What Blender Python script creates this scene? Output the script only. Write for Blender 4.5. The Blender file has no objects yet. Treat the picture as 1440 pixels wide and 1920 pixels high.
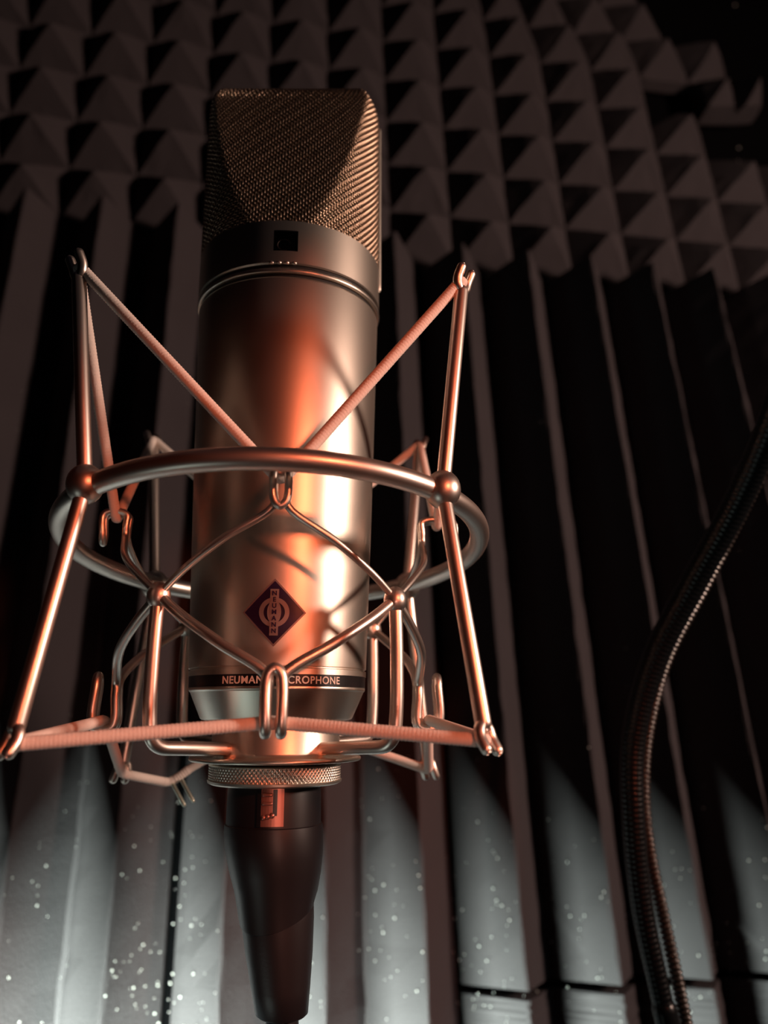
import bpy, math, random
import numpy as np
from mathutils import Matrix, Vector

# ------------------------------------------------------------------ camera, world, lights
PI = math.pi
rnd = random.Random(7)
PITCH, YAW, ROLL = 0.40779, 0.17677, -0.03141          # camera against the foam-covered wall
F0 = np.array([math.sin(YAW)*math.cos(PITCH), math.cos(YAW)*math.cos(PITCH), math.sin(PITCH)])
R0 = np.array([math.cos(YAW), -math.sin(YAW), 0.0])
U0 = np.cross(R0, F0)
CR = R0*math.cos(ROLL) + U0*math.sin(ROLL)
CU = -R0*math.sin(ROLL) + U0*math.cos(ROLL)
CAM = np.array([0.0, 0.0, 1.25])
sc = bpy.context.scene
cam_d = bpy.data.cameras.new('camera')
cam = bpy.data.objects.new('camera', cam_d)
sc.collection.objects.link(cam)
cam.matrix_world = Matrix(((CR[0], CU[0], -F0[0], CAM[0]), (CR[1], CU[1], -F0[1], CAM[1]), (CR[2], CU[2], -F0[2], CAM[2]), (0, 0, 0, 1)))
cam_d.sensor_fit = 'VERTICAL'; cam_d.sensor_height = 24.0; cam_d.sensor_width = 18.0
cam_d.lens = 18.75
cam_d.clip_start = 0.01; cam_d.clip_end = 20
cam_d.dof.use_dof = True
cam_d.dof.focus_distance = 0.203
cam_d.dof.aperture_fstop = 6.8
sc.camera = cam
sc.view_settings.view_transform = 'Standard'
sc.view_settings.look = 'None'
sc.view_settings.gamma = 1
sc.view_settings.exposure = 0.0
sc.view_settings.use_curve_mapping = False

# microphone frame (x right, y away from camera, z along the microphone) seen from the camera
TH = math.radians(13.9)
CM = np.array([0.0293, -0.226, 0.0])
mF = np.array([0, math.cos(TH), math.sin(TH)]); mU = np.array([0, -math.sin(TH), math.cos(TH)]); mR = np.array([1.0, 0, 0])
ROT = np.outer(CR, mR) + np.outer(CU, mU) + np.outer(F0, mF)
ORG = CAM - ROT @ CM
MIC = Matrix(((*ROT[0], ORG[0]), (*ROT[1], ORG[1]), (*ROT[2], ORG[2]), (0, 0, 0, 1)))
def mw(p):
    return ROT @ np.asarray(p, float) + ORG

w = bpy.data.worlds.new('world'); sc.world = w; w.use_nodes = True
w.node_tree.nodes['Background'].inputs[0].default_value = (0.50, 0.38, 0.56, 1)
w.node_tree.nodes['Background'].inputs[1].default_value = 0.007

def lamp_at(name, kind, loc, target, col, energy, size=0.05, size_y=None, spread=None, blend=None, cone=None):
    d = bpy.data.lights.new(name, kind); d.color = col; d.energy = energy
    if kind == 'AREA':
        d.shape = 'RECTANGLE' if size_y else 'DISK'; d.size = size
        if size_y: d.size_y = size_y
        if spread: d.spread = spread
    else:
        d.shadow_soft_size = size
        if cone: d.spot_size = cone; d.spot_blend = blend
    o = bpy.data.objects.new(name, d); sc.collection.objects.link(o)
    dv = Vector(target) - Vector(loc)
    o.rotation_euler = dv.to_track_quat('-Z', 'Y').to_euler(); o.location = loc
    return o
def polar(az, el, dist, tgt=(0, 0, 0.05)):   # az: degrees to the right of the side the camera stands on
    a, e = math.radians(az), math.radians(el)
    return mw(np.array(tgt) + dist*np.array([math.sin(a)*math.cos(e), -math.cos(a)*math.cos(e), math.sin(e)]))
lamp_at('key_lamp', 'AREA', polar(76, 12, 0.85), mw((0, 0, .05)), (1.0, 0.67, 0.53), 5.8, 0.11)
lamp_at('red_lamp', 'SPOT', polar(32, 11, 0.60), mw((.045, -.01, .0)), (1.0, 0.18, 0.075), 6.5, 0.02, cone=2*math.atan(.127/.60), blend=.10)
lamp_at('pink_lamp', 'SPOT', polar(15, -16, 0.55), mw((-.005, 0, -.020)), (1.0, 0.46, 0.34), 1.1, 0.03, cone=2*math.atan(.085/.55), blend=.6)
lamp_at('glow_lamp', 'AREA', (-0.13, 0.29, 1.01), (-0.13, 0.45, 0.915), (0.76, 0.92, 0.80), 72.0, 0.26, 0.04)
lamp_at('under_lamp', 'AREA', (-0.30, 0.12, 1.25-0.42), mw((0, 0, -.065)), (0.80, 0.95, 0.88), 0.008, 0.20, spread=math.radians(30))

# ------------------------------------------------------------------ materials
def mat(name, col, rough=0.5, metal=0.0, bump=None, noise=None, sheen=0, spec=None, aniso=0):
    m = bpy.data.materials.new(name); m.use_nodes = True
    nt = m.node_tree; b = nt.nodes['Principled BSDF']
    b.inputs['Base Color'].default_value = (*col, 1); b.inputs['Roughness'].default_value = rough
    b.inputs['Metallic'].default_value = metal
    if spec is not None: b.inputs['Specular IOR Level'].default_value = spec
    if aniso: b.inputs['Anisotropic'].default_value = aniso
    if bump or noise:
        tc = nt.nodes.new('ShaderNodeTexCoord')
    if noise:                                    # (scale, amount) slow change of tone of the finish itself
        n = nt.nodes.new('ShaderNodeTexNoise'); n.inputs['Scale'].default_value = noise[0]; n.inputs['Detail'].default_value = 4
        nt.links.new(tc.outputs['Object'], n.inputs['Vector'])
        mx = nt.nodes.new('ShaderNodeMix'); mx.data_type = 'RGBA'
        mx.inputs[6].default_value = (*[c*(1-noise[1]) for c in col], 1); mx.inputs[7].default_value = (*[min(1, c*(1+noise[1])) for c in col], 1)
        nt.links.new(n.outputs['Fac'], mx.inputs[0]); nt.links.new(mx.outputs[2], b.inputs['Base Color'])
    if bump:                                     # (scale, strength, distance)
        n2 = nt.nodes.new('ShaderNodeTexNoise'); n2.inputs['Scale'].default_value = bump[0]; n2.inputs['Detail'].default_value = 3
        nt.links.new(tc.outputs['Object'], n2.inputs['Vector'])
        bp = nt.nodes.new('ShaderNodeBump'); bp.inputs['Strength'].default_value = bump[1]; bp.inputs['Distance'].default_value = bump[2]
        nt.links.new(n2.outputs['Fac'], bp.inputs['Height']); nt.links.new(bp.outputs['Normal'], b.inputs['Normal'])
    return m
NICKEL = mat('satin_nickel', (0.70, 0.64, 0.56), 0.38, 1.0, bump=(9000, 0.15, 0.00005), noise=(60, 0.05))
WIRE = mat('brushed_wire', (0.80, 0.71, 0.64), 0.37, 1.0, bump=(5000, 0.15, 0.00005), noise=(120, 0.08))
MESHM = mat('grille_wire', (0.62, 0.46, 0.34), 0.36, 1.0)
LINER = mat('grille_liner', (0.05, 0.035, 0.025), 0.7, 0.3)
BLACK = mat('black_enamel', (0.006, 0.006, 0.008), 0.35)
GROOVE = mat('groove_black', (0.004, 0.004, 0.004), 0.6)
RUBBER = mat('black_rubber', (0.012, 0.010, 0.012), 0.42, bump=(1500, 0.2, 0.0001))
PLASTIC = mat('black_plastic', (0.010, 0.009, 0.011), 0.38)
ELASTIC = mat('beige_elastic', (0.82, 0.72, 0.65), 0.85, bump=(2500, 0.4, 0.0002))
BADGE = mat('badge_enamel', (0.020, 0.008, 0.030), 0.25)
EMBLEM = mat('badge_silver', (0.22, 0.16, 0.15), 0.5, 0.5)
PAINTW = mat('white_lettering', (0.75, 0.70, 0.62), 0.6)
LATCHM = mat('latch_metal', (0.42, 0.18, 0.14), 0.35, 0.8)
CRIMP = mat('crimp_metal', (0.85, 0.90, 0.75), 0.3, 0.9)
FOAM = mat('charcoal_foam', (0.056, 0.050, 0.055), 1.0, bump=(900, 0.6, 0.0008), noise=(25, 0.12), spec=0.1)
WALLM = mat('dark_wall', (0.002, 0.002, 0.0025), 1.0, bump=(60, 0.2, 0.001), spec=0.05)
GLINT_DUST = mat('pale_glint_dust', (0.85, 0.85, 0.82), 0.4)  # pale tone stands in for glints of foam fibres; dust spots share it
CORDM = mat('twisted_cord', (0.030, 0.022, 0.018), 0.28, 0.0, spec=0.8)
GOOSE = mat('black_goose', (0.004, 0.005, 0.006), 0.30, 0.0, spec=0.30)

# ------------------------------------------------------------------ mesh helpers
def link(name, V, Fc, m, parent=None, smooth=True):
    me = bpy.data.meshes.new(name)
    me.from_pydata([tuple(map(float, v)) for v in V], [], [tuple(map(int, f)) for f in Fc]); me.update()
    me.materials.append(m)
    if smooth: me.polygons.foreach_set('use_smooth', [True]*len(me.polygons))
    o = bpy.data.objects.new(name, me); sc.collection.objects.link(o)
    if parent is not None: o.parent = parent
    return o
class MB:
    def __init__(s): s.V = []; s.F = []; s.n = 0
    def add(s, V, Fc):
        V = np.asarray(V, float); s.V.append(V); Fc = np.asarray(Fc)
        s.F += [tuple(int(i)+s.n for i in f) for f in Fc]; s.n += len(V); return s
    def obj(s, name, m, parent=None, smooth=True):
        return link(name, np.concatenate(s.V), s.F, m, parent, smooth)
def root(name, label, cat, M=None, group=None):
    o = bpy.data.objects.new(name, None); sc.collection.objects.link(o); o.empty_display_size = 0.02
    if M is not None: o.matrix_world = M
    tag(o, label, cat, group); return o
def tag(o, label, cat, group=None, kind=None):
    if label: o['label'] = label
    if cat: o['category'] = cat
    if group: o['group'] = group
    if kind: o['kind'] = kind
    return o
def grid_faces(nu, nv, wrap_u=False, wrap_v=False, off=0):
    i = np.arange(nu if wrap_u else nu-1); j = np.arange(nv if wrap_v else nv-1)
    I, J = np.meshgrid(i, j, indexing='ij'); I2 = (I+1) % nu; J2 = (J+1) % nv
    return np.stack([I*nv+J, I2*nv+J, I2*nv+J2, I*nv+J2], -1).reshape(-1, 4)+off
def lathe(prof, seg=128, cx=0, cy=0):
    """prof: list of (r, z); closed surface of revolution, sharp profile kept by doubled points"""
    a = np.linspace(0, 2*PI, seg, endpoint=False); prof = np.array(prof, float)
    V = np.stack([np.outer(np.cos(a), prof[:, 0])+cx, np.outer(np.sin(a), prof[:, 0])+cy, np.tile(prof[:, 1], (seg, 1))], -1).reshape(-1, 3)
    return V, grid_faces(seg, len(prof), wrap_u=True)
def bev(pts, b=0.0003):
    """round the corners of a profile with small chamfers"""
    out = [pts[0]]
    for i in range(1, len(pts)-1):
        p, q, r = map(np.array, (pts[i-1], pts[i], pts[i+1])); d1 = np.linalg.norm(p-q); d2 = np.linalg.norm(r-q)
        t = min(b, d1*.4, d2*.4)
        a1 = q+(p-q)/d1*t; a2 = q+(r-q)/d2*t
        out += [tuple(a1), tuple((a1+a2)/2*.4+q*.6) if 0 else tuple((a1+a2+q*1.0)/3), tuple(a2)]
    out.append(pts[-1]); return out
def catmull(P, n=8, closed=False):
    P = np.asarray(P, float); N = len(P); out = []
    idx = range(N if closed else N-1)
    for i in idx:
        if closed: p0, p1, p2, p3 = P[(i-1) % N], P[i], P[(i+1) % N], P[(i+2) % N]
        else:
            p1, p2 = P[i], P[i+1]; p0 = P[i-1] if i else 2*p1-p2; p3 = P[i+2] if i+2 < N else 2*p2-p1
        d1 = max(np.linalg.norm(p1-p0), 1e-9)**.5; d2 = max(np.linalg.norm(p2-p1), 1e-9)**.5; d3 = max(np.linalg.norm(p3-p2), 1e-9)**.5
        m1 = ((p1-p0)/d1-(p2-p0)/(d1+d2)+(p2-p1)/d2)*d2
        m2 = ((p2-p1)/d2-(p3-p1)/(d2+d3)+(p3-p2)/d3)*d2
        for t in np.linspace(0, 1, n, endpoint=False):
            out.append((2*t**3-3*t*t+1)*p1+(t**3-2*t*t+t)*m1+(-2*t**3+3*t*t)*p2+(t**3-t*t)*m2)
    if not closed: out.append(P[-1])
    return np.array(out)
def fillet(P, r, n=7):
    """polyline with rounded bends of radius about r"""
    P = [np.array(p, float) for p in P]; out = [P[0]]
    for i in range(1, len(P)-1):
        a, b, c = P[i-1], P[i], P[i+1]; d1 = np.linalg.norm(a-b); d2 = np.linalg.norm(c-b)
        t = min(r, d1*.48, d2*.48); s = b+(a-b)/d1*t; e = b+(c-b)/d2*t
        for k in np.linspace(0, 1, n): out.append((1-k)**2*s+2*k*(1-k)*b+k*k*e)
    out.append(P[-1]); return np.array(out)
def tube(P, r, sides=14, closed=False, caps=True, rad=None, twist=0.0):
    P = np.asarray(P, float); n = len(P)
    if closed: T = np.roll(P, -1, 0)-np.roll(P, 1, 0)
    else:
        T = np.gradient(P, axis=0)
    T /= np.linalg.norm(T, axis=1)[:, None]+1e-15
    ref = np.array([0, 0, 1.0]) if abs(T[0][2]) < .9 else np.array([1.0, 0, 0])
    N = np.zeros_like(P); v = np.cross(T[0], ref); N[0] = v/np.linalg.norm(v)
    for i in range(1, n):
        v = N[i-1]-T[i]*(N[i-1]@T[i]); N[i] = v/(np.linalg.norm(v)+1e-15)
    B = np.cross(T, N)
    rr = np.full(n, r) if rad is None else np.asarray(rad, float)
    if closed:
        # spread the closing twist
        v = N[-1]-T[0]*(N[-1]@T[0]); v /= np.linalg.norm(v); ang = math.atan2(v@B[0], v@N[0])
        tw = -ang*np.arange(n)/n
    else: tw = np.zeros(n)
    rings_P, rings_r = P, rr
    if caps and not closed:
        ks = np.array([1.0, .92, .72, .4]); zs = np.sqrt(1-ks**2)
        ks2 = ks[::-1]; 
        Pa = np.array([P[0]-T[0]*rr[0]*z for z in zs[::-1]]); Pb = np.array([P[-1]+T[-1]*rr[-1]*z for z in zs])
        rings_P = np.concatenate([Pa[:-1], P, Pb[1:]]); rings_r = np.concatenate([rr[0]*ks2[:-1], rr, rr[-1]*ks[1:]])
        N = np.concatenate([np.repeat(N[:1], 3, 0), N, np.repeat(N[-1:], 3, 0)]); B = np.concatenate([np.repeat(B[:1], 3, 0), B, np.repeat(B[-1:], 3, 0)])
        tw = np.concatenate([[tw[0]]*3, tw, [tw[-1]]*3])
    m = len(rings_P); a = np.linspace(0, 2*PI, sides, endpoint=False)
    A = a[None, :]+tw[:, None]
    V = rings_P[:, None, :]+rings_r[:, None, None]*(np.cos(A)[..., None]*N[:, None, :]+np.sin(A)[..., None]*B[:, None, :])
    Fc = grid_faces(m, sides, wrap_u=closed, wrap_v=True).tolist()
    if not closed:
        Fc.append(list(range(sides))[::-1]); Fc.append([(m-1)*sides+i for i in range(sides)])
    return V.reshape(-1, 3), Fc
def ball(c, r, sx=(1, 1, 1), seg=24, rings=14, axes=None):
    th = np.linspace(0, PI, rings+1); ph = np.linspace(0, 2*PI, seg, endpoint=False)
    V = np.stack([np.outer(np.cos(ph), np.sin(th)), np.outer(np.sin(ph), np.sin(th)), np.tile(np.cos(th), (seg, 1))], -1).reshape(-1, 3)*r*np.array(sx)
    if axes is not None: V = V @ np.asarray(axes)
    return V+np.array(c), grid_faces(seg, rings+1, wrap_u=True)
def boxv(c, s, axes=np.eye(3), b=0.0):
    """box with chamfered edges; axes rows are the box's own x, y, z"""
    s = np.array(s)/2; b = min(b, s.min()*.9); V = []; key = {}
    for ix in (-1, 1):
        for iy in (-1, 1):
            for iz in (-1, 1):
                for k in range(3):
                    q = np.array([ix, iy, iz])*s; sh = np.array([ix, iy, iz])*b; sh[k] = 0
                    key[(ix, iy, iz, k)] = len(V); V.append(q-sh)
    Fc = []
    for k in range(3):
        u, v = (k+1) % 3, (k+2) % 3
        for sg in (-1, 1):
            f = []
            for a, c2 in ((-1, -1), (1, -1), (1, 1), (-1, 1)):
                t = [0, 0, 0]; t[k] = sg; t[u] = a; t[v] = c2; f.append(key[(*t, k)])
            Fc.append(f if sg > 0 else f[::-1])
    for k in range(3):
        u, v = (k+1) % 3, (k+2) % 3
        for a in (-1, 1):
            for c2 in (-1, 1):
                f = []
                for t0, kk in ((-1, u), (1, u), (1, v), (-1, v)):
                    t = [0, 0, 0]; t[k] = t0; t[u] = a; t[v] = c2; f.append(key[(*t, kk)])
                Fc.append(f)
    for ix in (-1, 1):
        for iy in (-1, 1):
            for iz in (-1, 1): Fc.append([key[(ix, iy, iz, k)] for k in range(3)])
    return np.array(V) @ np.asarray(axes)+np.array(c), Fc
def mb_obj(name, pieces, m, parent=None, smooth=True):
    b = MB()
    for V, Fc in pieces:
        b.V.append(np.asarray(V)); b.F += [tuple(int(i)+b.n for i in f) for f in Fc]; b.n += len(V)
    return b.obj(name, m, parent, smooth)
def sharp(o, deg=35):
    """keep hard edges hard while the rest stays smooth"""
    me = o.data; import bmesh
    bm = bmesh.new(); bm.from_mesh(me)
    bmesh.ops.recalc_face_normals(bm, faces=bm.faces)
    for e in bm.edges:
        if len(e.link_faces) == 2 and e.calc_face_angle(0) > math.radians(deg): e.smooth = False
    bm.to_mesh(me); bm.free(); return o

# ------------------------------------------------------------------ the foam-covered wall
TIP = 0.4416                       # distance of the ridge tips
WD, WP = 0.036, 0.05               # wedge depth and pitch
PT, PD, PP = 0.450, 0.0265, 0.0486    # pyramid tip distance, depth and pitch
BASE = 0.012
Z0 = CAM[2]
def wedge_panel(x0, n, za, zb, label, first_half=False):
    """n ridges from x0 (valley) to x0+n*WP; vertical grooves"""
    xs = []; ys = []
    for k in range(n):
        c = x0+(k+.5)*WP
        for dx, dy in ((-WP/2+.0012, WD), (-WP/4, WD/2), (-.0016, .0016), (-.0006, .0003), (.0006, .0003), (.0016, .0016), (WP/4, WD/2), (WP/2-.0012, WD)):
            xs.append(c+dx); ys.append(TIP+dy)
    xs = np.array(xs); ys = np.array(ys); nz = 40; zz = np.linspace(za, zb, nz)
    m = len(xs); rg = np.random.RandomState(int(abs(x0)*1000)+3)
    wob = rg.normal(0, .00035, (m, nz)); wob[0] = wob[-1] = 0
    V = np.stack([np.tile(xs[:, None], (1, nz))+wob, np.tile(ys[:, None], (1, nz)), np.tile(zz, (m, 1))], -1).reshape(-1, 3)
    Fc = grid_faces(m, nz).tolist()
    o0 = len(V); yb = TIP+WD+BASE
    # back slab
    Vb = np.array([[xs[i], yb, z] for i in range(m) for z in (za, zb)])
    V = np.concatenate([V, Vb])
    for i in range(m-1):
        a, b = i*nz, (i+1)*nz
        Fc.append([a, o0+2*i, o0+2*i+2, b]); Fc.append([a+nz-1, b+nz-1, o0+2*i+3, o0+2*i+1])
        Fc.append([o0+2*i, o0+2*i+1, o0+2*i+3, o0+2*i+2])
    Fc.append([0+k for k in range(nz)]+[o0+1, o0]); Fc.append([(m-1)*nz+k for k in range(nz)][::-1]+[o0+2*m-2, o0+2*m-1])
    V[:, 2] += Z0
    o = link('acoustic_foam_panel', V, Fc, FOAM, None, False)
    tag(o, label, 'foam panel'); return o
def pyramid_panel(xc0, nx, zc0, nz, label, holes=None, bend=None, half_bottom=False, name='acoustic_foam_panel'):
    """pyramids centred at xc0+i*PP, zc0+j*PP; convoluted face with saddle-shaped valleys"""
    sub = 6; I0 = -.5; 
    u = np.linspace(-.5, nx-.5, nx*sub+1); v = np.linspace(0.0 if half_bottom else -.5, nz-.5, int((nz-(0.5 if half_bottom else 0))*sub)+1)
    UU, VV = np.meshgrid(u, v, indexing='ij')
    du = np.abs(UU-np.round(UU)); dv = np.abs(VV-np.round(VV))
    dd = np.maximum(du, dv)*2
    h = np.clip(dd, .05, 1.0)
    rg = np.random.RandomState(nx*31+nz)
    X = xc0+UU*PP+rg.normal(0, .0003, UU.shape); Z = zc0+VV*PP+rg.normal(0, .0003, UU.shape); Y = PT+h*PD
    V = np.stack([X, Y, Z], -1)
    if bend is not None: V = bend(V)
    mU_, mV_ = UU.shape
    top = V.reshape(-1, 3)
    X2 = xc0+UU*PP; Z2 = zc0+VV*PP
    Vb = np.stack([X2, np.full_like(X2, PT+PD+BASE), Z2], -1)
    if bend is not None: Vb = bend(Vb)
    Vall = np.concatenate([top, Vb.reshape(-1, 3)]); off = len(top)
    cell = np.ones((mU_-1, mV_-1), bool)
    if holes is not None:
        for i in range(mU_-1):
            for j in range(mV_-1):
                if holes(UU[i, j]+.08, VV[i, j]+.08): cell[i, j] = False
    Fc = []
    def vid(i, j): return i*mV_+j
    for i in range(mU_-1):
        for j in range(mV_-1):
            if not cell[i, j]: continue
            a, b, c, d = vid(i, j), vid(i+1, j), vid(i+1, j+1), vid(i, j+1)
            # split quads along the pyramid's hips
            cu = (UU[i, j]+UU[i+1, j])/2; cv = (VV[i, j]+VV[i, j+1])/2
            if (cu-round(cu))*(cv-round(cv)) > 0: Fc += [[a, b, c], [a, c, d]]
            else: Fc += [[a, b, d], [b, c, d]]
            Fc.append([off+a, off+d, off+c, off+b])
            if i == 0 or not cell[i-1, j]: Fc.append([a, d, off+d, off+a])
            if i == mU_-2 or not cell[i+1, j]: Fc.append([b, off+b, off+c, c])
            if j == 0 or not cell[i, j-1]: Fc.append([a, off+a, off+b, b])
            if j == mV_-2 or not cell[i, j+1]: Fc.append([d, c, off+c, off+d])
    Vall = Vall.copy(); Vall[:, 2] += Z0
    used = sorted({i for f in Fc for i in f}); mp = {k: n for n, k in enumerate(used)}
    o = link(name, Vall[used], [[mp[i] for i in f] for f in Fc], FOAM, None, False)
    tag(o, label, 'foam panel'); return o
XR = -0.1584
ZB = 0.411
wedge_panel(XR-3.5*WP-.0014, 6, -.125, .423, 'ridged charcoal foam panel on the left, behind the left side of the shock mount')
wedge_panel(XR+2.5*WP+.0014, 3, -.125, .416, 'narrow ridged foam panel directly behind the microphone body and its cable')
wedge_panel(XR+5.5*WP+.0020, 9, -.0630, ZB, 'tall ridged foam panel on the right, behind the black gooseneck')
wedge_panel(XR+5.5*WP+.0020, 9, -.125, -.0672, 'ridged foam strip in the bottom right corner, under a gap standing in for a shadow band')  # gap above this strip is shaped to imitate a cast shadow band
XP = -.1696
pyramid_panel(XP-3*PP, 6, .4534, 8, 'pyramid foam panel at the upper left, left of the microphone head')
pyramid_panel(XP+3*PP, 3, .4486, 8, 'pyramid foam panel directly behind and above the microphone head')
def hole(u, v):
    i, j = round(u), round(v)
    return (j == 4 and 4.5 < u < 5.62) or (3.2 < v < 3.6 and u > 4.55) or (j == 3 and i >= 6) or (j >= 6 and i >= 6) or (j == 5 and i >= 7) or (j >= 3 and i >= 8)
def curl(V):
    """the loose corner is squeezed and curls round"""
    X, Y, Z = V[..., 0], V[..., 1], V[..., 2]
    up = np.clip((Z-.585)/.03, 0, 1); a = np.clip(X-.375, 0, None)*up
    lean = np.clip(Z-.675, 0, None)*np.clip((X-.18)/.12, 0, 1)
    return np.stack([X-3.2*a*a-lean*.35, Y-.10*a, Z-lean*.08], -1)
pyramid_panel(XP+6*PP, 10, .4438, 9, 'large pyramid foam panel at the upper right with its corner torn and curling', holes=hole, bend=curl)
wall = mb_obj('wall_back', [boxv((0.2, TIP+.052+.05+.002, 1.3), (2.6, .1, 2.6), b=.001)], WALLM, None, False); tag(wall, None, None, kind='structure')
o = mb_obj('floor', [boxv((0.2, -.6, -.05), (2.6, 2.3, .1), b=.001)], WALLM, None, False); tag(o, None, None, kind='structure')
o = mb_obj('wall_left', [boxv((-1.15, -.6, 1.3), (.1, 2.3, 2.6), b=.001)], WALLM, None, False); tag(o, None, None, kind='structure')
o = mb_obj('wall_right', [boxv((1.55, -.6, 1.3), (.1, 2.3, 2.6), b=.001)], WALLM, None, False); tag(o, None, None, kind='structure')

# pale balls imitating glints off the foam fibres low down, plus dust at SPOTS
b = MB(); rg = random.Random(11)
SPOTS = [(0.4411, 0.4942, 0.6082), (0.4844, 0.4942, 0.8209), (0.4368, 0.4942, 0.5912)]
def wedge_y(x):
    k = (x-XR)/WP; return TIP+abs(k-round(k))*2*WD
for i in range(900):
    x = rg.uniform(-.16, .36); z = -.085+abs(rg.gauss(0, .062)); 
    if z > .13: continue
    r = rg.choice([.00018, .00022, .00028, .00042])
    V, Fc = ball((x, wedge_y(x)-r*.6, Z0+z), r, seg=8, rings=5); b.add(V, Fc)
for i in range(60):
    x = rg.uniform(-.18, .42); z = rg.uniform(.1, .4); V, Fc = ball((x, wedge_y(x)-.0001, Z0+z), .0002, seg=8, rings=5); b.add(V, Fc)
for p_ in SPOTS:
    V, Fc = ball(np.array(p_)+np.array([0, 0, Z0]), .0007, seg=10, rings=6); b.add(V, Fc)
o = b.obj('glint_dust_specks', GLINT_DUST); tag(o, 'pale specks imitating glints on the lower foam ridges, with a few dust spots', 'dust', kind='stuff')

# ------------------------------------------------------------------ the microphone
mic = root('studio_microphone', 'large satin nickel condenser microphone standing upright inside the wire shock mount', 'microphone', MIC)
Y4 = math.radians(4)
ROTZ = np.array([[math.cos(Y4), -math.sin(Y4), 0], [math.sin(Y4), math.cos(Y4), 0], [0, 0, 1]])
def azp(deg, r, h):       # deg: 0 = straight at the front (-y), positive to the right
    a = math.radians(deg); return np.array([r*math.sin(a), -r*math.cos(a), h])
RC = 0.0277
# tapered body
V, Fc = lathe(bev([(0.0, .1165), (.0268, .1165), (.0272, .116), (.0258, .060), (.0243, .0108)], .0005), 160)
body = sharp(link('body_tube', V, Fc, NICKEL, mic))
V, Fc = lathe([(.0243, .0108), (.0238, .0106), (.0238, .0103), (.02425, .0101), (.02425, .0087), (.0238, .0087)], 160)
sharp(link('lower_rim', V, Fc, NICKEL, mic))
V, Fc = lathe([(.0238, .0088), (.02415, .0088), (.02405, .0058), (.0238, .0058)], 160)
band = sharp(link('name_band', V, Fc, BLACK, mic)); band['label'] = 'black band with pale capital lettering'
V, Fc = lathe(bev([(.0236, .0058), (.0240, .0058), (.0240, .0050), (.0236, .0047), (.0205, -.0024), (.0190, -.0028), (.0, -.0028)], .0003), 160)
sharp(link('tapered_base', V, Fc, NICKEL, mic))
V, Fc = lathe([(.0176, -.0026), (.0148, -.0027), (.0148, -.0046)], 96)
link('thread_neck', V, Fc, GROOVE, mic)
# collar with window
def collar():
    seg = 360; zs = [.1199, .1203, .1232, .1239, .1303, .1309, .1334, .1336]; rs = [.02735, RC, RC, RC, RC, RC, RC, .0272]
    a = np.linspace(0, 2*PI, seg, endpoint=False)
    V = np.stack([np.outer(np.cos(a), rs), np.outer(np.sin(a), rs), np.tile(zs, (seg, 1))], -1).reshape(-1, 3)
    Fc = []
    nz = len(zs)
    for i in range(seg):
        az = math.degrees(a[i])-270+.5
        for j in range(nz-1):
            if -6 < az-2.5 < 10 and j == 3 and abs(az-2.5) < 8.5: continue
            Fc.append([i*nz+j, ((i+1) % seg)*nz+j, ((i+1) % seg)*nz+j+1, i*nz+j+1])
    return V, Fc
V, Fc = collar(); V2, F2 = lathe([(.0272, .1336), (.0, .1336)], 120); V3, F3 = lathe([(.02735, .1199), (.024, .1199)], 120)
col = mb_obj('head_collar', [(V, Fc), (V2, F2), (V3, F3)], NICKEL, mic); sharp(col)
# window recess
def patch(d0, d1, z0, z1, r, n=10, t=0.0004):
    ds = np.linspace(d0, d1, n); V = []
    for q in ds:
        for z in (z0, z1):
            V.append(azp(q, r, z)); V.append(azp(q, r-t, z))
    V = np.array(V); Fc = []
    for i in range(n-1):
        o = 4*i; p = o+4
        Fc += [[o, p, p+2, o+2], [o+1, o+3, p+3, p+1], [o, o+1, p+1, p], [o+2, p+2, p+3, o+3]]
    Fc += [[0, 2, 3, 1], [4*n-4, 4*n-3, 4*n-1, 4*n-2]]
    return V, Fc
WA, WB = -6.0, 11.5
mb_obj('pattern_window', [patch(WA-.6, WB+.6, .1236, .1306, RC-.0022, 12, .0006), patch(WA-.8, WA, .1236, .1306, RC-.0002, 2, .0022), patch(WB, WB+.8, .1236, .1306, RC-.0002, 2, .0022),
                        patch(WA-.8, WB+.8, .1301, .1305, RC-.0002, 12, .0022), patch(WA-.8, WB+.8, .1235, .1240, RC-.0002, 12, .0022)], BLACK, mic, False)
# pick-up pattern symbol inside the window: a ring arc
mb_obj('pattern_symbol', [tube([azp(2.8+4.2*math.cos(t), RC-.0020, .1270+.0017*math.sin(t)) for t in np.linspace(0.3, 2*PI-1.2, 30)], .00014, 8)], EMBLEM, mic)
# dark grooves and the bright ring between them
V, Fc = lathe([(.0270, .1200), (.0270, .1186)], 160); link('groove', V, Fc, GROOVE, mic)
V, Fc = lathe(bev([(.0264, .1187), (.02765, .1187), (.02785, .1180), (.02765, .1174), (.0264, .1174)], .0002), 160); sharp(link('retaining_ring', V, Fc, NICKEL, mic))
V, Fc = lathe([(.0266, .1176), (.0266, .1163)], 160); link('groove', V, Fc, GROOVE, mic)
for k in range(4):
    V, Fc = ball(azp(-4.0+4.4*k, .0274, .1203), .00072, (1.1, .9, .8), 16, 10); link('switch_rib', V, Fc, WIRE, mic)

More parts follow.
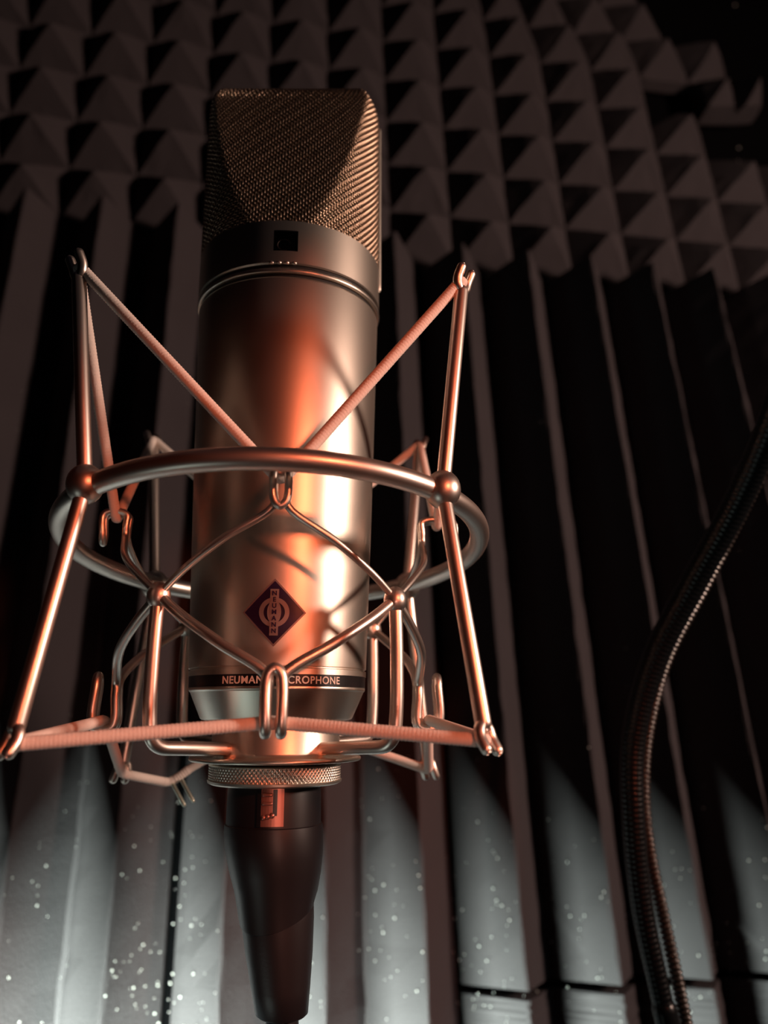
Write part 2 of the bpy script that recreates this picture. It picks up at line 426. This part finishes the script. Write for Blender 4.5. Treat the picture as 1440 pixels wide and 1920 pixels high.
# woven head grille ---------------------------------------------------
HB, HT = .1334, .1930
def head_profile():
    """front line of the head as (forward distance p, height, half width) by arc length"""
    pts = [(.0300, HB-.0001, RC-.0003), (.0252, .1345, RC-.0003), (.0145, .1845, RC-.0004)]
    out = [(.0268, HB, RC-.0004)]
    n = 120
    for t in np.linspace(0, 1, n): out.append((.0262+(.0125-.0262)*t, HB+.0005+(.1880-HB-.0005)*t, None))
    for t in np.linspace(0, PI/2, 26)[1:]:
        out.append((.0125-.0042*(1-math.cos(t)) if False else .0125-.0045*(1-math.cos(t)), .1880+.0050*math.sin(t), None))
    for t in np.linspace(0, 1, 24)[1:]: out.append((.0080*(1-t), HT+.0004*t, None))
    A = np.array([[p, z] for p, z, _ in out])
    # half width: the flanks round off near the top
    zc = .1860; hw = np.where(A[:, 1] < zc, RC-.0004, RC-.0004-.0068*(1-np.sqrt(np.clip(1-((A[:, 1]-zc)/(HT+.0004-zc))**2, 0, 1))))
    return A, hw
PA, PH = head_profile()
SA = np.concatenate([[0], np.cumsum(np.linalg.norm(np.diff(PA, axis=0), axis=1))])
def head_pt(th, s, sgn, inset=0.0):
    """th: angle across the head (0 = middle), s: arc length up the profile"""
    p = np.interp(s, SA, PA[:, 0])-inset; z = np.interp(s, SA, PA[:, 1])-inset*.4; hw = np.interp(s, SA, PH)-inset
    x = hw*np.sin(th); y = np.minimum(hw*np.cos(th), p)
    k = .0012; d = hw*np.cos(th)-p; y = np.where(np.abs(d) < k, y-(k-np.abs(d))**2/(4*k), y)
    return np.stack([x, -sgn*np.maximum(y, 0), z], -1)
def head_nrm(th, s, sgn):
    e = 1e-4; a = head_pt(th+e*20, s, sgn)-head_pt(th-e*20, s, sgn); b_ = head_pt(th, s+e*4, sgn)-head_pt(th, s-e*4, sgn)
    n = np.cross(a, b_)*sgn; L = np.linalg.norm(n, axis=-1, keepdims=True)
    c = head_pt(th, s, sgn)-np.array([0, 0, .160]); n = np.where(L > 1e-12, n/np.maximum(L, 1e-12), c/np.linalg.norm(c, axis=-1, keepdims=True))
    f = np.sign(np.sum(n*c, -1, keepdims=True)); return n*np.where(f == 0, 1, f)
def multi_tube(P, N, r, sides):
    """many wires at once: P (wires, samples, 3); N outward normals"""
    T = np.gradient(P, axis=1); T /= np.linalg.norm(T, axis=-1, keepdims=True)+1e-12
    B = np.cross(T, N); B /= np.linalg.norm(B, axis=-1, keepdims=True)+1e-12; N2 = np.cross(B, T)
    a = np.linspace(0, 2*PI, sides, endpoint=False)
    V = P[:, :, None, :]+r*(np.cos(a)[:, None]*N2[:, :, None, :]+np.sin(a)[:, None]*B[:, :, None, :])
    m, n = P.shape[:2]; base = grid_faces(n, sides, wrap_v=True)
    Fc = (base[None]+(np.arange(m)*n*sides)[:, None, None]).reshape(-1, 4)
    return V.reshape(-1, 3), Fc
def fast_obj(name, VF, m, parent):
    V = np.concatenate([v for v, f in VF]); off = 0; Fl = []
    for v, f in VF: Fl.append(f+off); off += len(v)
    Fc = np.concatenate(Fl).astype(np.int32)
    me = bpy.data.meshes.new(name); me.vertices.add(len(V)); me.vertices.foreach_set('co', V.astype(np.float32).ravel())
    me.loops.add(Fc.size); me.loops.foreach_set('vertex_index', Fc.ravel())
    me.polygons.add(len(Fc)); me.polygons.foreach_set('loop_start', np.arange(0, Fc.size, 4, dtype=np.int32))
    me.polygons.foreach_set('use_smooth', np.ones(len(Fc), bool)); me.update(calc_edges=True); me.materials.append(m)
    o = bpy.data.objects.new(name, me); sc.collection.objects.link(o); o.parent = parent; return o
GP = .00090; GPER = 2.4; WR = .00024; AMP = .00019
LS = SA[-1]; LT = PI*(RC-.0004)
def half_grille(sgn, q):
    nv = int(LT/GP); nh = int(LS/GP); ns = int(LS/GP*q); nt = int(LT/GP*q)
    thv = (np.arange(nv)+.5)/nv*(PI-.07)-(PI-.07)/2; sv = np.linspace(0, LS, ns)
    TH2, S2 = np.meshgrid(thv, sv, indexing='ij'); I = np.arange(nv)[:, None]
    ph = 2*PI*(S2/GP-I)/GPER
    N = head_nrm(TH2, S2, sgn); Pv = head_pt(TH2, S2, sgn)+N*(AMP*np.cos(ph))[..., None]
    sh = (np.arange(nh)+.5)*GP; tt = np.linspace(-(PI-.07)/2, (PI-.07)/2, nt)
    S3, T3 = np.meshgrid(sh, tt, indexing='ij')
    ui = (T3+(PI-.07)/2)/(PI-.07)*nv-.5; ph2 = 2*PI*(S3/GP-ui)/GPER
    N3 = head_nrm(T3, S3, sgn); Ph = head_pt(T3, S3, sgn)-N3*(AMP*np.cos(ph2))[..., None]
    sd = 5 if q > 2 else 4
    return [multi_tube(Pv, N, WR, sd), multi_tube(Ph, N3, WR, sd)]
fg = fast_obj('front_grille', half_grille(1, 3.2), MESHM, mic); fg['label'] = 'front half of the woven wire head grille'
bg = fast_obj('rear_grille', half_grille(-1, 1.6), MESHM, mic); bg['label'] = 'rear half of the woven wire head grille'
lin = []
for sgn in (1, -1):
    tt = np.linspace(-PI/2, PI/2, 61); ss = np.linspace(0, LS, 80); T_, S_ = np.meshgrid(tt, ss, indexing='ij')
    lin.append((head_pt(T_, S_, sgn, .0009).reshape(-1, 3), grid_faces(61, 80)))
fast_obj('grille_liner', lin, LINER, mic)
# side rails where the two halves meet
for sx in (-1, 1):
    P = []
    for s in np.linspace(-.006, LS*.86, 60):
        s2 = max(s, 0); z = np.interp(s2, SA, PA[:, 1]) if s >= 0 else HB+s; hw = np.interp(s2, SA, PH)
        P.append((sx*(hw+.0006), z))
    P = np.array(P); sel = P[:, 1] < .1865; P = P[sel]
    link('side_rail', *tube(np.array([(x-sx*.0004, 0, z) for x, z in P]), .00095, 12), NICKEL, mic)

# badge ------------------------------------------------------------------
def body_r(h): return np.interp(h, [.0108, .060, .116], [.0243, .0258, .0272])
BH, BAZ = .0238, 4.0
def on_body(u, v, lift):          # u: metres to the right of the badge centre, v: metres up
    r = body_r(BH+v)+lift; return azp(BAZ+math.degrees(u/.0248), r, BH+v)
def bent_grid(shape, n=41, lift=.0005, thick=.0005, half=(.0078, .0083)):
    """diamond plate bent round the body"""
    V = []; Fc = []
    for l in (lift, lift-thick):
        for i in range(n):
            for j in range(n):
                a = -1+2*i/(n-1); b2 = -1+2*j/(n-1)           # rotated square
                u = (a+b2)/2*half[0]; v = (b2-a)/2*half[1]; V.append(on_body(u, v, l))
    g = grid_faces(n, n); Fc = g.tolist()+(g[:, ::-1]+n*n).tolist()
    o = n*n
    for i in range(n-1):
        Fc += [[i*n, o+i*n, o+(i+1)*n, (i+1)*n], [i*n+n-1, (i+1)*n+n-1, o+(i+1)*n+n-1, o+i*n+n-1], [i, i+1, o+i+1, o+i], [(n-1)*n+i, o+(n-1)*n+i, o+(n-1)*n+i+1, (n-1)*n+i+1]]
    return V, Fc
V, Fc = bent_grid(None, 25, .00045, .0007, (.0080, .0085)); bd = link('badge', V, Fc, EMBLEM, mic, False); bd['label'] = 'diamond badge with a dark purple face and silver rim'
V, Fc = bent_grid(None, 25, .00055, .0003, (.0074, .0079)); link('badge_face', V, Fc, BADGE, bd, False)
def flat_shape(fn_outer, fn_inner, n, lift, th=.00018):
    V = []; Fc = []
    for k in range(n):
        for f_, l in ((fn_outer, lift), (fn_inner, lift), (fn_inner, lift-th), (fn_outer, lift-th)):
            u, v = f_(k/n*2*PI); V.append(on_body(u, v, l))
    return V, grid_faces(n, 4, wrap_u=True, wrap_v=True)
ring = flat_shape(lambda t: (.0037*math.cos(t), .0037*math.sin(t)), lambda t: (.0026*math.cos(t), .0026*math.sin(t)), 64, .00080)
link('emblem_ring', ring[0], ring[1], EMBLEM, bd, False)
lens = flat_shape(lambda t: (.0017*math.cos(t), .0030*math.sin(t)), lambda t: (.00001*math.cos(t), .0030*math.sin(t)), 48, .00088)
link('emblem_lens', lens[0], lens[1], EMBLEM, bd, False)
def bar(u0, u1, v0, v1, lift, th=.0002, n=12):
    V = []; 
    for v in np.linspace(v0, v1, n):
        for u in np.linspace(u0, u1, 4):
            V.append(on_body(u, v, lift))
    for v in np.linspace(v0, v1, n):
        for u in np.linspace(u0, u1, 4): V.append(on_body(u, v, lift-th))
    g = grid_faces(n, 4); o = n*4; Fc = g.tolist()+(g[:, ::-1]+o).tolist()
    for i in range(n-1): Fc += [[i*4, o+i*4, o+i*4+4, i*4+4], [i*4+3, i*4+7, o+i*4+7, o+i*4+3]]
    for i in range(3): Fc += [[i, i+1, o+i+1, o+i], [(n-1)*4+i, o+(n-1)*4+i, o+(n-1)*4+i+1, (n-1)*4+i+1]]
    return V, Fc
V, Fc = bar(-.00105, .00105, -.0058, .0058, .00092); link('emblem_bar', V, Fc, EMBLEM, bd, False)
def text_mesh(s, size, offset=0.0, extrude=0.00008, spacing=1.0, sx=1.0):
    cu = bpy.data.curves.new('txt', 'FONT'); cu.body = s; cu.size = size; cu.extrude = extrude; cu.offset = offset; cu.align_x = 'CENTER'; cu.align_y = 'CENTER'; cu.space_character = spacing
    ob = bpy.data.objects.new('txt', cu); sc.collection.objects.link(ob); bpy.context.view_layer.update()
    me = bpy.data.meshes.new_from_object(ob.evaluated_get(bpy.context.evaluated_depsgraph_get()))
    V = np.array([v.co[:] for v in me.vertices]); Fc = [list(p.vertices) for p in me.polygons]
    bpy.data.objects.remove(ob); bpy.data.curves.remove(cu); bpy.data.meshes.remove(me)
    V[:, 0] *= sx
    return V, Fc
cb = []
for k, ch in enumerate('NEUMANN'):
    V, Fc = text_mesh(ch, .0016, .00004); v0 = .0047-.00157*k
    cb.append((np.array([on_body(p[0], p[1]+v0, .00098+p[2]) for p in V]), Fc))
mb_obj('emblem_letters', cb, BADGE, bd, False)
# lettering on the band
V, Fc = text_mesh('NEUMANN MICROPHONE', .0030, .00005, .00006, 1.10)
wd = V[:, 0].max()-V[:, 0].min(); tgt = math.radians(75)*.0244; V[:, 0] *= tgt/wd; hh = V[:, 1].max()-V[:, 1].min(); V[:, 1] *= .0019/hh
V[:, 1] -= (V[:, 1].max()+V[:, 1].min())/2
P = np.array([azp(10+math.degrees(p[0]/.0244), .02418+p[2], .0073+p[1]) for p in V])
link('band_lettering', P, Fc, PAINTW, band, False)

# ------------------------------------------------------------------ the shock mount
mount = root('shock_mount', 'satin wire cage shock mount with beige elastic cords around the microphone', 'shock mount', MIC)
def rotv(wv):
    t = np.linalg.norm(wv); k = wv/t; K = np.array([[0, -k[2], k[1]], [k[2], 0, -k[0]], [-k[1], k[0], 0]])
    return np.eye(3)+math.sin(t)*K+(1-math.cos(t))*K@K
OR = rotv(np.array([-0.1296, -0.0098, 0.0752])); OC = np.array([-0.0018, -0.0001, 0.0462])
def outer(r, azd, h):
    a = math.radians(azd); return OR @ np.array([r*math.sin(a), -r*math.cos(a), h])+OC
RT, RR, RB, H1, H2 = .0693, .0583, .0682, .0575, .0597
# ring
rp = np.array([outer(RR, t, 0) for t in np.linspace(0, 360, 180, endpoint=False)])
V, Fc = tube(rp, .0027, 24, closed=True); link('outer_ring', V, Fc, WIRE, mount)
LEGS = [-45, 45, 135, -135]
topc = {}; botc = {}
for az in LEGS:
    T_ = outer(RT, az, H1); M_ = outer(RR+.0016, az, 0); B_ = outer(RB, az, -H2)
    up = (T_-M_)/np.linalg.norm(T_-M_); dn = (B_-M_)/np.linalg.norm(B_-M_)
    tang = outer(1, az+90, 0)-OC; tang /= np.linalg.norm(tang); radl = outer(1, az, 0)-OC; radl /= np.linalg.norm(radl)
    P = fillet([T_-up*.0040, M_, B_-dn*.0040], .004)
    post = mb_obj('outer_post', [tube(P, .0018, 16)], WIRE, mount)
    # forked ends that carry the elastic
    for E_, d in ((T_, up), (B_, dn)):
        g = .0021
        yoke = fillet([E_+tang*g+d*.0016+radl*.0010, E_+tang*g-d*.0008, E_+tang*g*.8-d*.0030, E_-d*.0040, E_-tang*g*.8-d*.0030, E_-tang*g-d*.0008, E_-tang*g+d*.0016+radl*.0010], .0020, 6)
        link('post_fork', *tube(yoke, .00125, 12), WIRE, post)
    V, Fc = ball(M_, .0044, (1, 1, 1.1)); link('ring_joint', V, Fc, WIRE, mount)
    topc[az] = T_+radl*.0002-up*.0002; botc[az] = B_+radl*.0002-dn*.0002

# inner cage, turned a little against the camera side
IY = 6.5
def inn(azd, r, h): return azp(azd+IY, r, h)
HJ, HBT = .0470, .0545           # joint and bend of the upper hooks
LJ, LBT = .0073, -.0050          # the same below
def ball_h(azd): return .0268-.0012*(-math.cos(math.radians(azd+IY)))*1.0
QB = {a: inn(a, .041, .0262+.0013*math.cos(math.radians(a+IY))) for a in LEGS}
hook_top = {}; hook_bot = {}
HOOK_R = {(0, True): (.0425, .0488), (0, False): (.0440, .0490), (90, True): (.0405, .0500), (90, False): (.0390, .0445),
          (180, True): (.0425, .0488), (180, False): (.0440, .0490), (270, True): (.0437, .0500), (270, False): (.0430, .0482)}
for az in (0, 90, 180, 270):
    tg = inn(az+90, 1, 0)
    L_ = QB[{0: -45, 90: 45, 180: 135, 270: -135}[az]]; Rr = QB[{0: 45, 90: 135, 180: -135, 270: -45}[az]]
    for up_ in (True, False):
        ri, ro = HOOK_R[(az, up_)]
        hj, hb = (HJ, HBT) if up_ else (LJ, LBT)
        sg = 1 if up_ else -1; g = .0017
        def q(side, r, h): return inn(az, r, h)+tg*g*side
        hu = hj-.0012 if up_ else hj+.0012
        wr = .00095 if up_ else .00128
        def bulge(P0, P1):
            M1 = P0*.72+P1*.28; M2 = P0*.38+P1*.62
            out = []
            for M_, kk in ((M1, .0022), (M2, .0030)):
                rad = np.array([M_[0], M_[1], 0]); rad /= np.linalg.norm(rad); out.append(M_+rad*kk)
            return out
        a0 = q(-1, ri, hj); a1 = q(1, ri, hj)
        P = [L_]+bulge(L_, a0)+[a0, q(-1, ri, hj+sg*.0035), q(-1, ri, hb-sg*.001), q(-1, (ri+ro)/2, hb), q(-1, ro, hb-sg*.001), q(-1, ro, hu+sg*.002),
             q(-.6, ro, hu+sg*.0003), q(0, ro, hu-sg*.0004), q(.6, ro, hu+sg*.0003), q(1, ro, hu+sg*.002), q(1, ro, hb-sg*.001), q(1, (ri+ro)/2, hb), q(1, ri, hb-sg*.001), q(1, ri, hj+sg*.0035), a1]+bulge(Rr, a1)[::-1]+[Rr]
        o = link('upper_hook_wire' if up_ else 'lower_hook_wire', *tube(catmull(P, 6), wr, 12), WIRE, mount)
        (hook_top if up_ else hook_bot)[az] = inn(az, (ri+ro)/2, hb-sg*.0024)
for az in LEGS:
    b0 = QB[az]
    P = fillet([b0+np.array([0, 0, .001]), inn(az, .0415, .016), inn(az, .0415, .001), inn(az, .0405, -.0086), inn(az, .0150, -.0098)], .0085, 10)
    link('inner_post', *tube(P, .0017, 16), WIRE, mount)
    link('inner_joint', *ball(b0+np.array([0, 0, -.0002]), .0029, (1, 1, 1.2)), WIRE, mount)
# elastic cords
def cord(order, pts, name, sag=None):
    P = []
    n = len(order)
    for i, k in enumerate(order):
        a = pts[k]; b2 = pts[order[(i+1) % n]]; P.append(a); 
        mid = (a+b2)/2
        if sag and i in sag: P += sag[i]
    P = [np.array(p) for p in P]
    # round the turns
    m = len(P); out = []
    for i in range(m):
        a, b2, c = P[i-1], P[i], P[(i+1) % m]
        d1 = np.linalg.norm(a-b2); d2 = np.linalg.norm(c-b2); t = .0022
        s = b2+(a-b2)/d1*t; e = b2+(c-b2)/d2*t
        for k in np.linspace(0, 1, 7): out.append((1-k)**2*s+2*k*(1-k)*b2+k*k*e)
        nx = P[(i+1) % m]; s2 = nx+(b2-nx)/d2*t
        nn = int(d2/.00035)
        for k in np.linspace(0, 1, nn+2)[1:-1]: out.append(e*(1-k)+s2*k)
    out = np.array(out)
    L = np.concatenate([[0], np.cumsum(np.linalg.norm(np.diff(out, axis=0), axis=1))])
    rad = .00145+.00007*np.sin(L/.00085*2*PI)
    V, Fc = tube(out, .00122, 12, closed=True, rad=rad)
    return link(name, V, Fc, ELASTIC, mount)
ptsT = {('o', a): topc[a] for a in LEGS}; ptsT.update({('i', a): hook_top[a] for a in hook_top})
order = [('o', -45), ('i', 0), ('o', 45), ('i', 90), ('o', 135), ('i', 180), ('o', -135), ('i', 270)]
c1 = cord(order, ptsT, 'elastic_cord'); c1['label'] = 'upper beige elastic cord zigzagging between posts and hooks'
ptsB = {('o', a): botc[a] for a in LEGS}; ptsB.update({('i', a): hook_bot[a] for a in hook_bot})
s1, s2 = np.array([-.0400, .0460, -.0229]), np.array([-.0324, .0470, -.0175])
c2 = cord(order, ptsB, 'elastic_cord', sag={5: [s2, s1]}); c2['label'] = 'lower beige elastic cord zigzagging between posts and hooks'
for k in range(2):
    p0 = np.array([-.0385+.0028*k, .0450, -.0234+.0012*k]); link('crimp_prong', *tube([p0, p0+np.array([.0040, -.0005, -.0060])], .00062, 10), CRIMP, c2)
# cup, flange and knurled nut
V, Fc = lathe(bev([(.0, -.0048), (.0150, -.0048), (.0150, -.0038), (.0170, -.0038), (.0172, -.0042), (.0172, -.0112), (.0185, -.0120), (.0230, -.0120), (.0230, -.0131), (.0, -.0131)], .0004), 128)
sharp(link('base_cup', V, Fc, NICKEL, mount))
V, Fc = lathe([(.0155, -.0130), (.0155, -.0142)], 96); link('cup_gap', V, Fc, GROOVE, mount)
def knurled():
    seg, nz = 1300, 30; a = np.linspace(0, 2*PI, seg, endpoint=False); z = np.linspace(-.0179, -.0143, nz); K = 100
    A, Z = np.meshgrid(a, z, indexing='ij'); p = 2*PI/K; hp = .0177*p*1.15
    t1 = (A/p+Z/hp) % 1; t2 = (A/p-Z/hp) % 1
    g = np.minimum(np.abs(t1-.5), np.abs(t2-.5))*2
    R_ = .0174+.00030*np.clip(g, 0, .85); R_[:, 0] = .0175; R_[:, -1] = .0175
    V = np.stack([R_*np.cos(A), R_*np.sin(A), Z], -1).reshape(-1, 3); return V, grid_faces(seg, nz, wrap_u=True)
V, Fc = lathe([(.0150, -.0139), (.0172, -.0139), (.0177, -.0142), (.0175, -.0143)], 128); V2, F2 = lathe([(.0175, -.0179), (.0179, -.0180), (.0178, -.0186), (.0170, -.0190), (.0110, -.0190)], 128)
nut = mb_obj('locking_nut', [knurled(), (V, Fc), (V2, F2)], NICKEL, mount); sharp(nut, 50); nut['label'] = 'knurled metal locking nut'

# ------------------------------------------------------------------ connector and cable below
cable = root('microphone_cable', 'black cable plugged into the underside of the microphone', 'cable', MIC)
def lean(h): return np.array([.0155*max(0, -.030-h)*5.2/1.0*1.0, 0, 0]) if h < -.030 else np.zeros(3)
def shell(prof, seg=96, edge=None):
    a = np.linspace(0, 2*PI, seg, endpoint=False); V = []
    for q in a:
        for r, h in prof:
            hh = h+(edge(q) if edge and (r, h) in prof[-2:] else 0)
            V.append(np.array([r*math.cos(q), r*math.sin(q), hh])+lean(hh))
    return np.array(V), grid_faces(seg, len(prof), wrap_u=True)
prof = [(.004, -.0188), (.0115, -.0188), (.0122, -.0193), (.0124, -.0215), (.0125, -.0290), (.0129, -.0292), (.0130, -.0312), (.0129, -.0345), (.0126, -.0370), (.0119, -.0410), (.0108, -.0455), (.0098, -.0495), (.0090, -.0498)]
pl = link('connector_shell', *shell(prof, 96, lambda q: -.0034*(-math.sin(q))-.0006+.0022*math.cos(q)), PLASTIC, cable); sharp(pl, 45)
prof = [(.0085, -.0440), (.0096, -.0470), (.0094, -.0520), (.0086, -.0600), (.0075, -.0680), (.0066, -.0740), (.0060, -.0745)]
link('strain_relief', *shell(prof), RUBBER, cable)
P = catmull([np.array([0, 0, -.070])+lean(-.070), np.array([0, 0, -.085])+lean(-.085), np.array([.009, .002, -.115]), np.array([.012, .010, -.160]), np.array([.010, .03, -.22])], 16)
link('cord', *tube(P, .0042, 20), RUBBER, cable)
LZ = 2.2
lt = [patch(LZ-13.5, LZ+16, -.0284, -.0192, .0131, 10, .0016)]
latch = mb_obj('release_latch', lt, LATCHM, cable, False); latch['label'] = 'small coppery release latch with two ribs'
link('latch_slot', *patch(LZ+3.8, LZ+8.6, -.0258, -.0195, .01325, 4, .0003), BLACK, latch, False)
link('latch_slot', *patch(LZ-13.8, LZ-9.0, -.0284, -.0192, .01325, 4, .0003), BLACK, latch, False)
for z in (-.0208, -.0229):
    link('latch_rib', *tube([azp(q, .0133, z) for q in np.linspace(LZ-6.5, LZ+1.8, 6)], .00046, 10), LATCHM, latch)
for q in (-6, -1.5, 3.2):
    link('latch_rib', *ball(azp(LZ+q, .0131, -.0262+.0004*(q % 2)), .0007, seg=12, rings=8), LATCHM, latch)

# ------------------------------------------------------------------ gooseneck at the right
def pix(x, y, dist):               # a spot at a given distance along the camera's own line of sight
    v = F0+CR*(x-720)/1500.+CU*(960-y)/1500.; return CAM+v*dist
gp = [(1560, 480, .25), (1500, 620, .262), (1448, 790, .275), (1378, 950, .29), (1296, 1100, .30), (1226, 1240, .305), (1188, 1390, .305), (1188, 1540, .30), (1204, 1700, .295), (1231, 1830, .29), (1262, 1960, .285), (1300, 2120, .28)]
G = np.array([pix(*g) for g in gp]); base = G[-1]
Gc = catmull(G, 60)
Lg = np.concatenate([[0], np.cumsum(np.linalg.norm(np.diff(Gc, axis=0), axis=1))])
ss = np.arange(0, Lg[-1], .00032); Gc = np.stack([np.interp(ss, Lg, Gc[:, i]) for i in range(3)], -1)
goose = root('gooseneck', 'thick black ribbed gooseneck curving down the right side in front of the foam', 'gooseneck')
goose.location = tuple(base)
tp = np.clip((ss-ss[-1]*.45)/(ss[-1]*.4), 0, 1)
ribs = (.0050-.0012*tp)-.00016*np.abs(np.sin(ss/.0019*PI))**3
V, Fc = tube(Gc-base, .0046, 20, rad=ribs); link('flexible_tube', V, Fc, GOOSE, goose)
ie = int(np.argmin(np.linalg.norm(Gc-pix(1246, 1893, .2875), axis=1)))
V, Fc = tube(Gc[ie:ie+60]-base, .0044, 24); link('end_sleeve', V, Fc, GOOSE, goose)
# corded cable running along its right edge
cg = [(1580, 560, .262), (1520, 690, .272), (1466, 800, .283), (1397, 948, .296), (1320, 1100, .306), (1250, 1236, .311), (1213, 1385, .311), (1208, 1500, .306), (1219, 1600, .300), (1240, 1700, .296), (1262, 1800, .291), (1283, 1900, .288), (1305, 2010, .284), (1330, 2120, .281)]
cg = [(a_, b_, c_+.002) for a_, b_, c_ in cg]
Pc = catmull(np.array([pix(*g) for g in cg]), 60)
Lc = np.concatenate([[0], np.cumsum(np.linalg.norm(np.diff(Pc, axis=0), axis=1))]); sc_ = np.arange(0, Lc[-1], .00022)
Pc = np.stack([np.interp(sc_, Lc, Pc[:, i]) for i in range(3)], -1)
V, Fc = tube(Pc, .0024, 16, rad=.0025-.00055*np.abs(np.cos(sc_/.0019*PI))**2)
V = V.reshape(-1, 16, 3)
o = link('corded_cable', V.reshape(-1, 3), Fc, CORDM); tag(o, 'thin twisted cable with glinting ribs along the right edge of the gooseneck', 'cable')
